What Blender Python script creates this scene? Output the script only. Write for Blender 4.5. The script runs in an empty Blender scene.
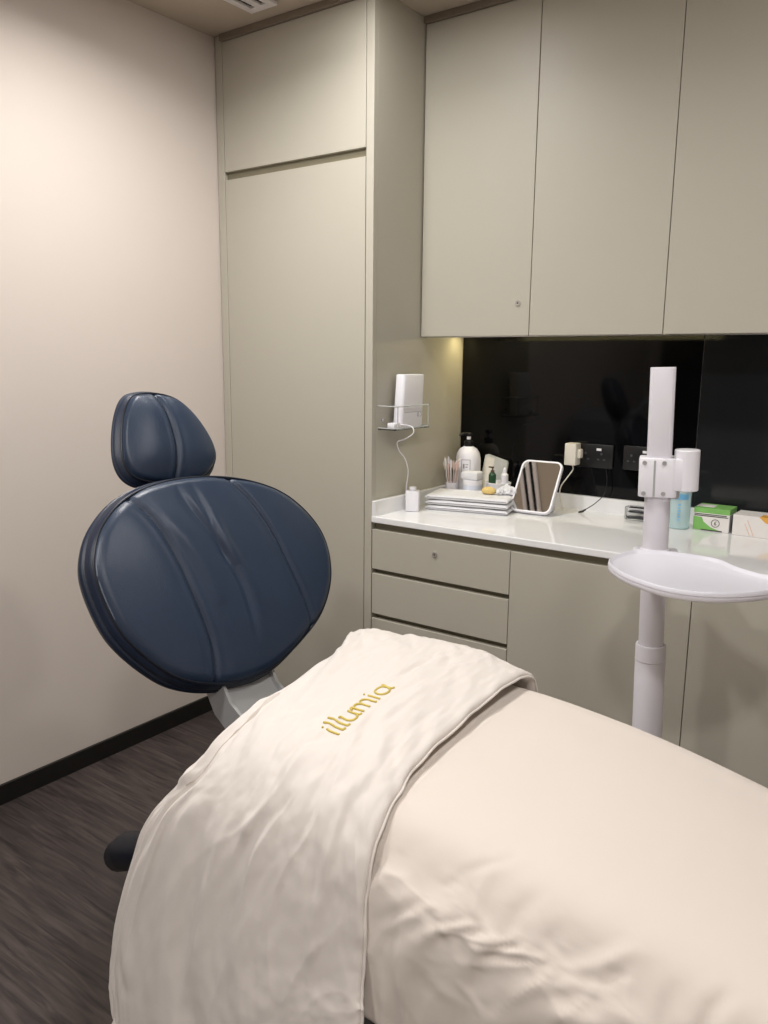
import bpy, bmesh, math, random
import numpy as np
from mathutils import Vector, Matrix

SC = bpy.context.scene
COL = SC.collection
PI = math.pi

# ------------------------------------------------------------------ camera
FPX, YAW, PITCH, ROLL, CAMH = 802.29, -.6243, .1866, .0097, 1.4196
_cy, _sy, _cp, _sp = math.cos(YAW), math.sin(YAW), math.cos(PITCH), math.sin(PITCH)
_r0 = Vector((_cy, -_sy, 0)); _f0 = Vector((_sy, _cy, 0)); _z = Vector((0, 0, 1))
_F = _f0*_cp - _z*_sp; _U = _f0*_sp + _z*_cp
_r = _r0*math.cos(ROLL) + _U*math.sin(ROLL); _u = -_r0*math.sin(ROLL) + _U*math.cos(ROLL)
cam_data = bpy.data.cameras.new('camera'); cam = bpy.data.objects.new('camera', cam_data); COL.objects.link(cam)
cam_data.sensor_fit = 'VERTICAL'; cam_data.sensor_height = 24; cam_data.lens = 24*FPX/1024
cam_data.clip_start = .02
cam.matrix_world = Matrix(((_r.x, _u.x, -_F.x, 0), (_r.y, _u.y, -_F.y, 0), (_r.z, _u.z, -_F.z, CAMH), (0, 0, 0, 1)))
SC.camera = cam

# ------------------------------------------------------------------ world and exposure
w = bpy.data.worlds.new('world'); SC.world = w; w.use_nodes = True
w.node_tree.nodes['Background'].inputs[0].default_value = (1, .95, .88, 1)
w.node_tree.nodes['Background'].inputs[1].default_value = .05
SC.view_settings.view_transform = 'Standard'; SC.view_settings.look = 'None'
SC.view_settings.gamma = 1; SC.view_settings.use_curve_mapping = False
SC.view_settings.exposure = 0.42

# ceiling downlights: x, y, watts, radius
LIGHTS = [(-1.68, 1.42, 11, .10), (-.05, 1.45, 7, .10), (-1.35, -.2, 14, .10), (.1, -.2, 16, .10), (-1.50, 1.90, 3.5, .06)]
LCOL = (1.0, .98, .965)

# ------------------------------------------------------------------ materials
def mat(name, col, rough=.5, metal=0, spec=.5, coat=0, noise=None, bump=None, trans=0, ior=1.45, emit=None, sheen=0):
    """noise=(scale, amount, detail) colour mottling; bump=(scale, strength, distance)"""
    m = bpy.data.materials.new(name); m.use_nodes = True
    nt = m.node_tree; b = nt.nodes['Principled BSDF']
    b.inputs['Base Color'].default_value = (*col, 1); b.inputs['Roughness'].default_value = rough
    b.inputs['Metallic'].default_value = metal; b.inputs['Specular IOR Level'].default_value = spec
    b.inputs['Coat Weight'].default_value = coat; b.inputs['IOR'].default_value = ior
    b.inputs['Transmission Weight'].default_value = trans; b.inputs['Sheen Weight'].default_value = sheen
    if emit: b.inputs['Emission Color'].default_value = (*emit[0], 1); b.inputs['Emission Strength'].default_value = emit[1]
    tc = nt.nodes.new('ShaderNodeTexCoord')
    if noise:
        n = nt.nodes.new('ShaderNodeTexNoise'); n.inputs['Scale'].default_value = noise[0]; n.inputs['Detail'].default_value = noise[2] if len(noise) > 2 else 4
        mx = nt.nodes.new('ShaderNodeMix'); mx.data_type = 'RGBA'
        a = noise[1]
        mx.inputs[6].default_value = (*[c*(1-a) for c in col], 1); mx.inputs[7].default_value = (*[min(1, c*(1+a)) for c in col], 1)
        nt.links.new(tc.outputs['Object'], n.inputs['Vector']); nt.links.new(n.outputs['Fac'], mx.inputs[0]); nt.links.new(mx.outputs[2], b.inputs['Base Color'])
    if bump:
        n2 = nt.nodes.new('ShaderNodeTexNoise'); n2.inputs['Scale'].default_value = bump[0]; n2.inputs['Detail'].default_value = 5
        bp = nt.nodes.new('ShaderNodeBump'); bp.inputs['Strength'].default_value = bump[1]; bp.inputs['Distance'].default_value = bump[2]
        nt.links.new(tc.outputs['Object'], n2.inputs['Vector']); nt.links.new(n2.outputs['Fac'], bp.inputs['Height']); nt.links.new(bp.outputs['Normal'], b.inputs['Normal'])
    return m

M = {}
M['wall'] = mat('warm_beige_wall', (.64, .572, .515), .75, noise=(1.2, .02), bump=(180, .12, .001))
M['ceiling'] = mat('taupe_ceiling', (.50, .43, .35), .85)
M['cab'] = mat('olive_greige_laminate', (.475, .448, .375), .42, noise=(2, .012), spec=.4)
M['groove'] = mat('dark_olive_channel', (.20, .18, .12), .5)
M['gap'] = mat('shadow_gap_black', (.03, .028, .022), .8)
M['trimbrown'] = mat('ceiling_edge_trim', (.22, .18, .14), .6)
M['quartz'] = mat('white_quartz', (.86, .86, .86), .08, spec=.5, noise=(30, .015))
M['glass_black'] = mat('black_back_painted_glass', (.0025, .0025, .003), .05, spec=.32)
M['glass_reflect'] = mat('black_glass_reflection_tint', (.017, .018, .020), .08, spec=.35)  # black glass; lighter base colour stands in for the reflected pale wall
M['leather'] = mat('navy_leather', (.020, .034, .063), .36, spec=.5, noise=(14, .10), bump=(420, .35, .0012))
M['leather_side'] = mat('dark_navy_leather_band', (.012, .020, .042), .4, spec=.5, bump=(420, .35, .0012))
M['piping'] = mat('navy_piping', (.006, .009, .018), .4)
M['duvet'] = mat('cream_cotton_duvet', (.72, .665, .615), .85, sheen=.15, noise=(2.5, .02), bump=(60, .12, .003))
M['sheet'] = mat('pale_peach_cotton', (.70, .63, .565), .8, sheen=.15, noise=(1.5, .015), bump=(45, .10, .003))
M['gold'] = mat('gold_embroidery_thread', (.60, .47, .10), .45, metal=.15, bump=(600, .6, .001))
M['white'] = mat('white_plastic', (.84, .83, .87), .35)
M['tray'] = mat('lavender_white_plastic', (.66, .65, .70), .4)
M['whitepole'] = mat('white_powder_coat', (.72, .70, .745), .38)
M['chrome'] = mat('chrome', (.7, .7, .7), .18, metal=1)
M['steel'] = mat('grey_painted_steel', (.48, .48, .48), .4, metal=.35)
M['blackp'] = mat('black_plastic', (.007, .007, .008), .35)
M['darkp'] = mat('dark_grey_plastic', (.06, .065, .075), .4)
M['skirt'] = mat('black_skirting', (.012, .011, .010), .35, noise=(40, .2))
M['towel'] = mat('white_terry_towel', (.83, .83, .85), .95, bump=(900, .8, .002))
M['towel_edge'] = mat('grey_towel_stitching', (.28, .27, .29), .9)
M['mirror'] = mat('mirror_glass', (.9, .9, .9), .02, metal=1)
M['cream'] = mat('cream_plastic', (.78, .74, .64), .4)
M['clear'] = mat('clear_acrylic', (.96, .97, .97), .03, trans=1, ior=1.3)
M['railclear'] = mat('clear_rail', (.75, .78, .76), .12, trans=.5, ior=1.3)
M['frost'] = mat('frosted_plastic', (.75, .76, .72), .35, trans=.45, ior=1.2)
M['aqua'] = mat('aqua_translucent_plastic', (.74, .92, .94), .10, trans=.55, ior=1.2)
M['aqualabel'] = mat('blue_printed_label', (.16, .42, .66), .4)
M['greenglass'] = mat('dark_green_bottle', (.02, .07, .03), .15)
M['brown'] = mat('brown_cap', (.10, .06, .03), .4)
M['yellow'] = mat('yellow_sponge', (.78, .58, .22), .95, bump=(300, .8, .003))
M['pink'] = mat('pale_pink_brush', (.70, .52, .47), .7)
M['tan'] = mat('tan_wood_stick', (.55, .42, .30), .6)
M['card'] = mat('white_carton', (.82, .79, .76), .55)
M['orange'] = mat('orange_print', (.80, .42, .08), .5)
M['peach'] = mat('peach_line_print', (.78, .45, .30), .5)
M['greenprint'] = mat('green_printed_carton', (.22, .50, .13), .5, noise=(30, .15))
M['ink'] = mat('dark_ink', (.03, .035, .03), .6)
M['inkgrey'] = mat('grey_ink', (.32, .32, .34), .6)
M['led'] = mat('warm_led_strip', (1, .9, .5), .5, emit=((1, .86, .42), 6))
M['diffuser'] = mat('lit_downlight_diffuser', (1, 1, 1), .5, emit=(LCOL, 12))
M['dark_door'] = mat('near_black_door', (.01, .01, .01), .4)
M['ventblack'] = mat('vent_slot_black', (.006, .006, .006), .9)
M['ventwhite'] = mat('vent_white_enamel', (.80, .76, .76), .4)

def floor_mat():
    m = bpy.data.materials.new('dark_vinyl_planks'); m.use_nodes = True; nt = m.node_tree; N = nt.nodes; L = nt.links
    b = N['Principled BSDF']; b.inputs['Roughness'].default_value = .45; b.inputs['Specular IOR Level'].default_value = .35
    tc = N.new('ShaderNodeTexCoord')
    br = N.new('ShaderNodeTexBrick'); br.offset = .37; br.inputs['Scale'].default_value = 1
    br.inputs['Brick Width'].default_value = 1.2; br.inputs['Row Height'].default_value = .18
    br.inputs['Mortar Size'].default_value = .0012; br.inputs['Mortar Smooth'].default_value = .2; br.inputs['Bias'].default_value = 0
    br.inputs['Color1'].default_value = (.036, .029, .028, 1); br.inputs['Color2'].default_value = (.066, .053, .050, 1)
    br.inputs['Mortar'].default_value = (.060, .052, .048, 1)
    L.new(tc.outputs['Object'], br.inputs['Vector'])
    mp = N.new('ShaderNodeMapping'); mp.inputs['Scale'].default_value = (2.0, 24, 1); L.new(tc.outputs['Object'], mp.inputs['Vector'])
    no = N.new('ShaderNodeTexNoise'); no.inputs['Scale'].default_value = 2.2; no.inputs['Detail'].default_value = 9; no.inputs['Distortion'].default_value = 1.1
    L.new(mp.outputs[0], no.inputs['Vector'])
    rp = N.new('ShaderNodeValToRGB'); rp.color_ramp.elements[0].position = .32; rp.color_ramp.elements[0].color = (.55, .55, .55, 1)
    rp.color_ramp.elements[1].position = .72; rp.color_ramp.elements[1].color = (1.6, 1.55, 1.5, 1)
    L.new(no.outputs['Fac'], rp.inputs[0])
    mx = N.new('ShaderNodeMix'); mx.data_type = 'RGBA'; mx.blend_type = 'MULTIPLY'; mx.inputs[0].default_value = 1
    L.new(br.outputs['Color'], mx.inputs[6]); L.new(rp.outputs[0], mx.inputs[7]); L.new(mx.outputs[2], b.inputs['Base Color'])
    bu = N.new('ShaderNodeBump'); bu.inputs['Strength'].default_value = .25; bu.inputs['Distance'].default_value = .002
    L.new(no.outputs['Fac'], bu.inputs['Height']); L.new(bu.outputs[0], b.inputs['Normal'])
    return m
M['floor'] = floor_mat()

# ------------------------------------------------------------------ helpers
def empty(name, loc=(0, 0, 0), label=None, cat=None, group=None, rz=0):
    o = bpy.data.objects.new(name, None); COL.objects.link(o); o.location = loc; o.rotation_euler = (0, 0, rz)
    o.empty_display_size = .05
    if label: tag(o, label, cat, group)
    return o
def tag(o, label, cat, group=None):
    o['label'] = label; o['category'] = cat
    if group: o['group'] = group
    return o
def obj(name, bm, m, parent=None, smooth=True, kind=None, angle=35, label=None):
    me = bpy.data.meshes.new(name)
    bmesh.ops.recalc_face_normals(bm, faces=bm.faces)
    bm.to_mesh(me); bm.free()
    for p in me.polygons: p.use_smooth = smooth
    if smooth:
        try: me.set_sharp_from_angle(angle=math.radians(angle))
        except Exception: pass
    for mm in (m if isinstance(m, (list, tuple)) else [m]): me.materials.append(M[mm] if isinstance(mm, str) else mm)
    o = bpy.data.objects.new(name, me); COL.objects.link(o)
    if parent is not None: o.parent = parent
    if kind: o['kind'] = kind
    if label: o['label'] = label
    return o
def box(bm, x0, x1, y0, y1, z0, z1, bevel=0, mi=0, seg=2, mtx=None):
    r = bmesh.ops.create_cube(bm, size=1)
    vs = r['verts']
    for v in vs: v.co = Vector(((x0+x1)/2+v.co.x*(x1-x0), (y0+y1)/2+v.co.y*(y1-y0), (z0+z1)/2+v.co.z*(z1-z0)))
    fs = set(f for v in vs for f in v.link_faces)
    if bevel:
        es = list(set(e for v in vs for e in v.link_edges))
        rr = bmesh.ops.bevel(bm, geom=es, offset=bevel, segments=seg, affect='EDGES', profile=.5)
        fs = set(rr['faces']) | set(f for f in fs if f.is_valid); vs = list(set(v for f in fs for v in f.verts))
        seen = set(); st = list(fs)                                   # whole island
        while st:
            f = st.pop()
            if f in seen: continue
            seen.add(f)
            for v in f.verts:
                for g in v.link_faces:
                    if g not in seen: st.append(g)
        fs = seen; vs = list(set(v for f in fs for v in f.verts))
    for f in fs: f.material_index = mi
    if mtx is not None:
        for v in vs: v.co = mtx @ v.co
    return vs
def tube(bm, pts, rad, seg=12, cap=True, mi=0, closed=False):
    pts = [Vector(p) for p in pts]; n = len(pts)
    rads = rad if isinstance(rad, (list, tuple)) else [rad]*n
    rings = []; prev = None
    for i, p in enumerate(pts):
        a = pts[i-1] if (i > 0 or closed) else p; b = pts[(i+1) % n] if (i < n-1 or closed) else p
        t = (b-a).normalized()
        if prev is None:
            q = t.cross(Vector((0, 0, 1)))
            if q.length < .1: q = t.cross(Vector((1, 0, 0)))
            q.normalize()
        else:
            q = (prev - t*prev.dot(t)).normalized()
        prev = q; s = t.cross(q)
        rings.append([bm.verts.new(p+(q*math.cos(2*PI*k/seg)+s*math.sin(2*PI*k/seg))*rads[i]) for k in range(seg)])
    m = n if closed else n-1
    for i in range(m):
        A, B = rings[i], rings[(i+1) % n]
        for k in range(seg):
            f = bm.faces.new((A[k], A[(k+1) % seg], B[(k+1) % seg], B[k])); f.material_index = mi
    if cap and not closed:
        for R in (rings[0], rings[-1]):
            f = bm.faces.new(R); f.material_index = mi
def lathe(bm, prof, seg=32, c=(0, 0, 0), mi=0, sx=1, sy=1, mtx=None):
    """prof = [(r, z)...] from bottom to top"""
    rings = []
    for r, z in prof:
        if r < 1e-6: rings.append([bm.verts.new((c[0], c[1], c[2]+z))])
        else: rings.append([bm.verts.new((c[0]+r*sx*math.cos(2*PI*k/seg), c[1]+r*sy*math.sin(2*PI*k/seg), c[2]+z)) for k in range(seg)])
    for A, B in zip(rings, rings[1:]):
        for k in range(seg):
            k2 = (k+1) % seg
            if len(A) == 1 and len(B) == 1: continue
            if len(A) == 1: vs = (A[0], B[k2], B[k])
            elif len(B) == 1: vs = (A[k], A[k2], B[0])
            else: vs = (A[k], A[k2], B[k2], B[k])
            f = bm.faces.new(vs); f.material_index = mi
    if mtx is not None:
        for R in rings:
            for v in R: v.co = mtx @ v.co
def crom(P, n=8, closed=False):
    P = [Vector(p) for p in P]; N = len(P); out = []
    rng = range(N) if closed else range(N-1)
    for i in rng:
        if closed: a, b, c, d = P[i-1], P[i], P[(i+1) % N], P[(i+2) % N]
        else: a, b, c, d = P[max(i-1, 0)], P[i], P[i+1], P[min(i+2, N-1)]
        for k in range(n):
            t = k/n
            out.append(.5*((2*b)+(-a+c)*t+(2*a-5*b+4*c-d)*t*t+(-a+3*b-3*c+d)*t**3))
    if not closed: out.append(P[-1].copy())
    return out
def resample(P, n):
    d = [0]
    for i in range(len(P)): d.append(d[-1]+(P[(i+1) % len(P)]-P[i]).length)
    out = []; j = 0
    for k in range(n):
        s = d[-1]*k/n
        while d[j+1] < s: j += 1
        t = (s-d[j])/max(1e-9, d[j+1]-d[j]); out.append(P[j].lerp(P[(j+1) % len(P)], t))
    return out
def prism(bm, pts2, z0, z1, bevel=0, mi=0, mtx=None):
    """closed xy outline extruded in z with an optionally rounded rim"""
    P = [Vector((p[0], p[1])) for p in pts2]; n = len(P)
    ar = sum(P[i].x*P[(i+1) % n].y-P[(i+1) % n].x*P[i].y for i in range(n))
    if ar < 0: P.reverse()
    nor = []
    for i in range(n):
        t = (P[(i+1) % n]-P[i-1]).normalized(); nor.append(Vector((t.y, -t.x)))
    lv = [(z0, 0), (z1, 0)] if not bevel else [(z0, -bevel), (z0+bevel*.3, -bevel*.3), (z0+bevel, 0), (z1-bevel, 0), (z1-bevel*.3, -bevel*.3), (z1, -bevel)]
    rings = [[bm.verts.new((P[i].x+nor[i].x*o, P[i].y+nor[i].y*o, z)) for i in range(n)] for z, o in lv]
    for A, B in zip(rings, rings[1:]):
        for k in range(n):
            f = bm.faces.new((A[k], A[(k+1) % n], B[(k+1) % n], B[k])); f.material_index = mi
    f = bm.faces.new(list(reversed(rings[0]))); f.material_index = mi
    f = bm.faces.new(rings[-1]); f.material_index = mi
    if mtx is not None:
        for R in rings:
            for v in R: v.co = mtx @ v.co
def rrect(w, h, r, n=6):
    o = []
    for cx, cy, a0 in ((w/2-r, h/2-r, 0), (-w/2+r, h/2-r, 90), (-w/2+r, -h/2+r, 180), (w/2-r, -h/2+r, 270)):
        for k in range(n+1):
            a = math.radians(a0+90*k/n); o.append((cx+r*math.cos(a), cy+r*math.sin(a)))
    return o
def frame_m(o, x, y, z):
    x, y, z = Vector(x), Vector(y), Vector(z)
    return Matrix(((x.x, y.x, z.x, o[0]), (x.y, y.y, z.y, o[1]), (x.z, y.z, z.z, o[2]), (0, 0, 0, 1)))

# smooth gradient noise in numpy
_rs = np.random.RandomState(7); _perm = _rs.permutation(256); _perm = np.concatenate([_perm, _perm, _perm]); _gr = _rs.rand(256)*2*PI
def pnoise(x, y, seed=0):
    x = np.asarray(x, float)+seed*17.3; y = np.asarray(y, float)+seed*9.1
    xi = np.floor(x).astype(int); yi = np.floor(y).astype(int); fx = x-xi; fy = y-yi
    def g(ix, iy, dx, dy):
        a = _gr[_perm[(_perm[ix & 255]+iy) & 255]]; return np.cos(a)*dx+np.sin(a)*dy
    u = fx*fx*fx*(fx*(fx*6-15)+10); v = fy*fy*fy*(fy*(fy*6-15)+10)
    a = g(xi, yi, fx, fy); b = g(xi+1, yi, fx-1, fy); c = g(xi, yi+1, fx, fy-1); d = g(xi+1, yi+1, fx-1, fy-1)
    return (a*(1-u)+b*u)*(1-v)+(c*(1-u)+d*u)*v

# ------------------------------------------------------------------ dimensions
XL, XR, YC, YU, YB, ZC = -2.385, -1.6534, 2.2191, 2.5087, 2.826, 2.5705
XRIGHT, YNEAR = 1.3, -1.7
ZCB, ZCT = 1.5065, 2.547
CT = .883                     # worktop surface

# ------------------------------------------------------------------ room shell
def sbox(name, *a, m='wall', **k):
    bm = bmesh.new(); box(bm, *a, **k); return obj(name, bm, m, kind='structure', smooth=False)
sbox('floor', XL-.1, XRIGHT+.1, YNEAR-.1, YB+.1, -.1, 0, m='floor')
sbox('ceiling', XL-.1, XRIGHT+.1, YNEAR-.1, YB+.1, ZC, ZC+.1, m='ceiling')
sbox('wall_left', XL-.1, XL, YNEAR-.1, YB+.1, 0, ZC, m='wall')
sbox('wall_back', XL, XRIGHT, YB, YB+.1, 0, ZC, m='wall')
sbox('wall_right', XRIGHT, XRIGHT+.1, YNEAR-.1, YB+.1, 0, ZC, m='wall')
sbox('wall_front', XL, XRIGHT, YNEAR-.1, YNEAR, 0, ZC, m='wall')
sbox('baseboard_left', XL, XL+.012, YNEAR, YC, 0, .066, m='skirt', bevel=.002)
sbox('baseboard_right', XRIGHT-.012, XRIGHT, YNEAR, YB, 0, .066, m='skirt', bevel=.002)
# door in the wall behind the viewpoint
bm = bmesh.new(); box(bm, -2.25, -1.3, YNEAR+.002, YNEAR+.03, 0, 2.1, .003)
dr = obj('door_1', bm, 'dark_door', kind='structure', smooth=False)
bm = bmesh.new(); tube(bm, [(-1.42, YNEAR+.03, 1.0), (-1.42, YNEAR+.08, 1.0), (-1.54, YNEAR+.08, 1.0)], .009)
obj('door_handle', bm, 'chrome', dr)
# dark trim where joinery meets the ceiling
bm = bmesh.new()
box(bm, XL+.038, XR-.028, YC-.012, YC+.01, ZCT+.001, ZC, .002)
obj('trim_1', bm, 'trimbrown', kind='structure', smooth=False)
bm = bmesh.new(); box(bm, XR+.002, XRIGHT, YU-.012, YU+.01, ZCT+.001, ZC, .002)
obj('trim_2', bm, 'trimbrown', kind='structure', smooth=False)

# back-painted glass between worktop and wall units; right part tinted for a wall reflection
bm = bmesh.new(); box(bm, XR+.003, -.732, YB-.008, YB-.001, .93, 1.53, .001); g1 = obj('trim_3', bm, 'glass_black', kind='structure', smooth=False)
bm = bmesh.new(); box(bm, -.730, XRIGHT, YB-.008, YB-.001, .93, 1.53, .001); obj('trim_4', bm, 'glass_reflect', kind='structure', smooth=False)

# ------------------------------------------------------------------ ceiling downlights
for i, (x, y, e, r) in enumerate(LIGHTS):
    t = empty('ceiling_light', (x, y, ZC), ['round recessed ceiling downlight above the treatment chair', 'round recessed ceiling downlight above the tray stand side', 'round recessed ceiling downlight near the left wall behind the viewpoint', 'round recessed ceiling downlight behind the viewpoint on the right', 'small recessed ceiling downlight in front of the wall cabinets'][i], 'ceiling light', None)
    bm = bmesh.new(); lathe(bm, [(r, -.001), (r+.012, -.001), (r+.014, -.006), (r+.006, -.010), (r, -.006), (r, -.001)], 40)
    obj('trim_ring', bm, 'white', t)
    bm = bmesh.new(); lathe(bm, [(0, -.001), (r, -.001), (r, -.004), (0, -.004)], 40); obj('diffuser', bm, 'diffuser', t)
    ld = bpy.data.lights.new('lamp', 'AREA'); ld.shape = 'DISK'; ld.size = 2*r; ld.energy = e; ld.color = LCOL; ld.spread = 2.75 if i == 0 else PI
    lo = bpy.data.objects.new('lamp', ld); COL.objects.link(lo); lo.parent = t; lo.location = (0, 0, -.012)

# ------------------------------------------------------------------ air vent
t = empty('ceiling_vent', (-2.043, 1.5, ZC), 'white linear ceiling air vent with two black slots', 'vent')
bm = bmesh.new()
for x0, x1 in ((-.060, -.034), (-.013, .013), (.034, .060)): box(bm, x0, x1, -.62, .63, -.012, -.0005, .002)
for y0, y1 in ((-.62, -.60), (.60, .63)):
    for x0, x1 in ((-.035, -.012), (.012, .035)): box(bm, x0, x1, y0, y1, -.011, -.0005)
obj('frame', bm, 'ventwhite', t)
for x0 in (-.034, .013):
    bm = bmesh.new(); box(bm, x0, x0+.021, -.60, .60, -.004, -.0008); obj('slot', bm, 'ventblack', t)

# ------------------------------------------------------------------ tall cabinet (closet)
t = empty('tall_cabinet', (0, 0, 0), 'floor-to-ceiling olive-beige cabinet beside the left wall with a recessed grip line', 'cabinet')
XA, XB = -2.343, -1.687
bm = bmesh.new()
box(bm, XL+.001, XR, YC+.022, YB-.001, 0, ZC-.001)           # carcass
box(bm, XB+.003, XR, YC, YC+.022, 0, ZC-.001, .0015)     # right stile, its side face is the return
obj('body', bm, 'cab', t, smooth=False)
bm = bmesh.new(); box(bm, XL+.004, XA-.003, YC, YC+.022, 0, ZC-.001, .0015); obj('filler_strip', bm, 'cab', t, smooth=False)
bm = bmesh.new(); box(bm, XA, XB, YC, YC+.020, 2.102, ZCT, .0015); obj('door', bm, 'cab', t, smooth=False)
bm = bmesh.new(); box(bm, XA, XB, YC, YC+.020, .004, 2.074, .0015); obj('door', bm, 'cab', t, smooth=False)
bm = bmesh.new(); box(bm, XA, XB, YC+.014, YC+.0215, 2.070, 2.106); obj('grip_channel', bm, 'groove', t, smooth=False)

# ------------------------------------------------------------------ wall cabinets
def cam_lock(parent, x, y, z):
    bm = bmesh.new()
    R = Matrix.Translation((x, y, z)) @ Matrix.Rotation(PI/2, 4, 'X')
    lathe(bm, [(0, .0035), (.0045, .0035), (.0047, .0045), (.0085, .0045), (.0095, .003), (.0095, 0)], 28, mtx=R)
    lk = obj('lock', bm, 'chrome', parent)
    bm = bmesh.new(); box(bm, x-.0008, x+.0008, y-.0052, y-.003, z-.0035, z+.0035); obj('keyhole', bm, 'blackp', lk, smooth=False)
seams = [XR+.004, -1.2187, -.7747, -.33, .115]
for k, (lab, i0) in enumerate((('pale olive wall cabinet with a small round lock, nearest the tall cabinet', 0), ('pale olive wall cabinet without a lock at the right edge above the reflection-tinted glass', 2))):
    t = empty('wall_cabinet', (0, 0, 0), lab, 'cabinet')
    x0, x1 = seams[i0], seams[i0+2]
    bm = bmesh.new(); box(bm, x0+.001, x1-.001, YU+.022, YB-.001, ZCB+.022, ZCT); obj('body', bm, 'cab', t, smooth=False)
    bm = bmesh.new(); box(bm, x0+.001, x1-.001, YU+.022, YU+.034, ZCB-.0035, ZCB+.0215, .001); obj('bottom_rail', bm, 'chrome', t, smooth=False)
    for j in (0, 1):
        bm = bmesh.new(); box(bm, seams[i0+j]+.0012, seams[i0+j+1]-.0012, YU, YU+.020, ZCB, ZCT, .0015); d = obj('door', bm, 'cab', t, smooth=False)
        if k == 0 and j == 0: cam_lock(d, -1.262, YU, 1.613)
    if k == 0:
        bm = bmesh.new(); box(bm, x0+.02, x1-.02, YB-.075, YB-.06, ZCB+.012, ZCB+.0215, .001); ls = obj('led_strip', bm, 'led', t, smooth=False)
        ld = bpy.data.lights.new('strip_lamp', 'AREA'); ld.shape = 'RECTANGLE'; ld.size = .35; ld.size_y = .012; ld.energy = .45; ld.color = (1, .84, .45)
        lo = bpy.data.objects.new('strip_lamp', ld); COL.objects.link(lo); lo.parent = t; lo.location = (x0+.2, YB-.068, ZCB+.010)

# ------------------------------------------------------------------ base units
def front(name, x0, x1, z0, z1, parent):
    bm = bmesh.new(); box(bm, x0+.0012, x1-.0012, YC, YC+.019, z0, z1, .0014); return obj(name, bm, 'cab', parent, smooth=False)
t = empty('drawer_cabinet', (0, 0, 0), 'olive drawer unit with a round lock under the left end of the worktop', 'cabinet')
bm = bmesh.new(); box(bm, XR+.003, -1.1087, YC+.024, YB-.02, .0, .846); obj('body', bm, 'groove', t, smooth=False)
for i, (z0, z1) in enumerate(((.6936, .8363), (.5288, .677), (.06, .5114))):
    d = front('drawer', XR+.003, -1.1087, z0, z1, t)
    if i == 0: cam_lock(d, -1.387, YC, .784)
for k, (x0, x1, lab) in enumerate(((-1.1087, -.5531, 'plain olive base cupboard between the drawers and the tray stand'), (-.5531, .01, 'plain olive base cupboard right of the tray stand'), (.01, .58, 'plain olive base cupboard beyond the right edge of the view'))):
    t = empty('base_cabinet', (0, 0, 0), lab, 'cabinet')
    bm = bmesh.new(); box(bm, x0+.001, x1-.001, YC+.024, YB-.02, 0, .846); obj('body', bm, 'groove', t, smooth=False)
    front('door', x0, x1, .06, .8363, t)

# worktop with upstands
bm = bmesh.new()
box(bm, XR+.002, .60, YC-.004, YB-.012, .8605, CT, .003)
wt = obj('worktop', bm, 'quartz', smooth=False); tag(wt, 'long glossy white quartz worktop running along the back wall', 'worktop')
bm = bmesh.new(); box(bm, XR+.002, .60, YB-.030, YB-.009, .8605, .936, .002); obj('upstand', bm, 'quartz', wt, smooth=False)
bm = bmesh.new(); box(bm, XR+.002, XR+.018, YC-.002, YB-.031, .8605, .937, .002); obj('upstand', bm, 'quartz', wt, smooth=False)
bm = bmesh.new(); box(bm, XR+.003, .59, YC+.016, YC+.05, .8465, .8602); obj('channel', bm, 'groove', wt, smooth=False)

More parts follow.
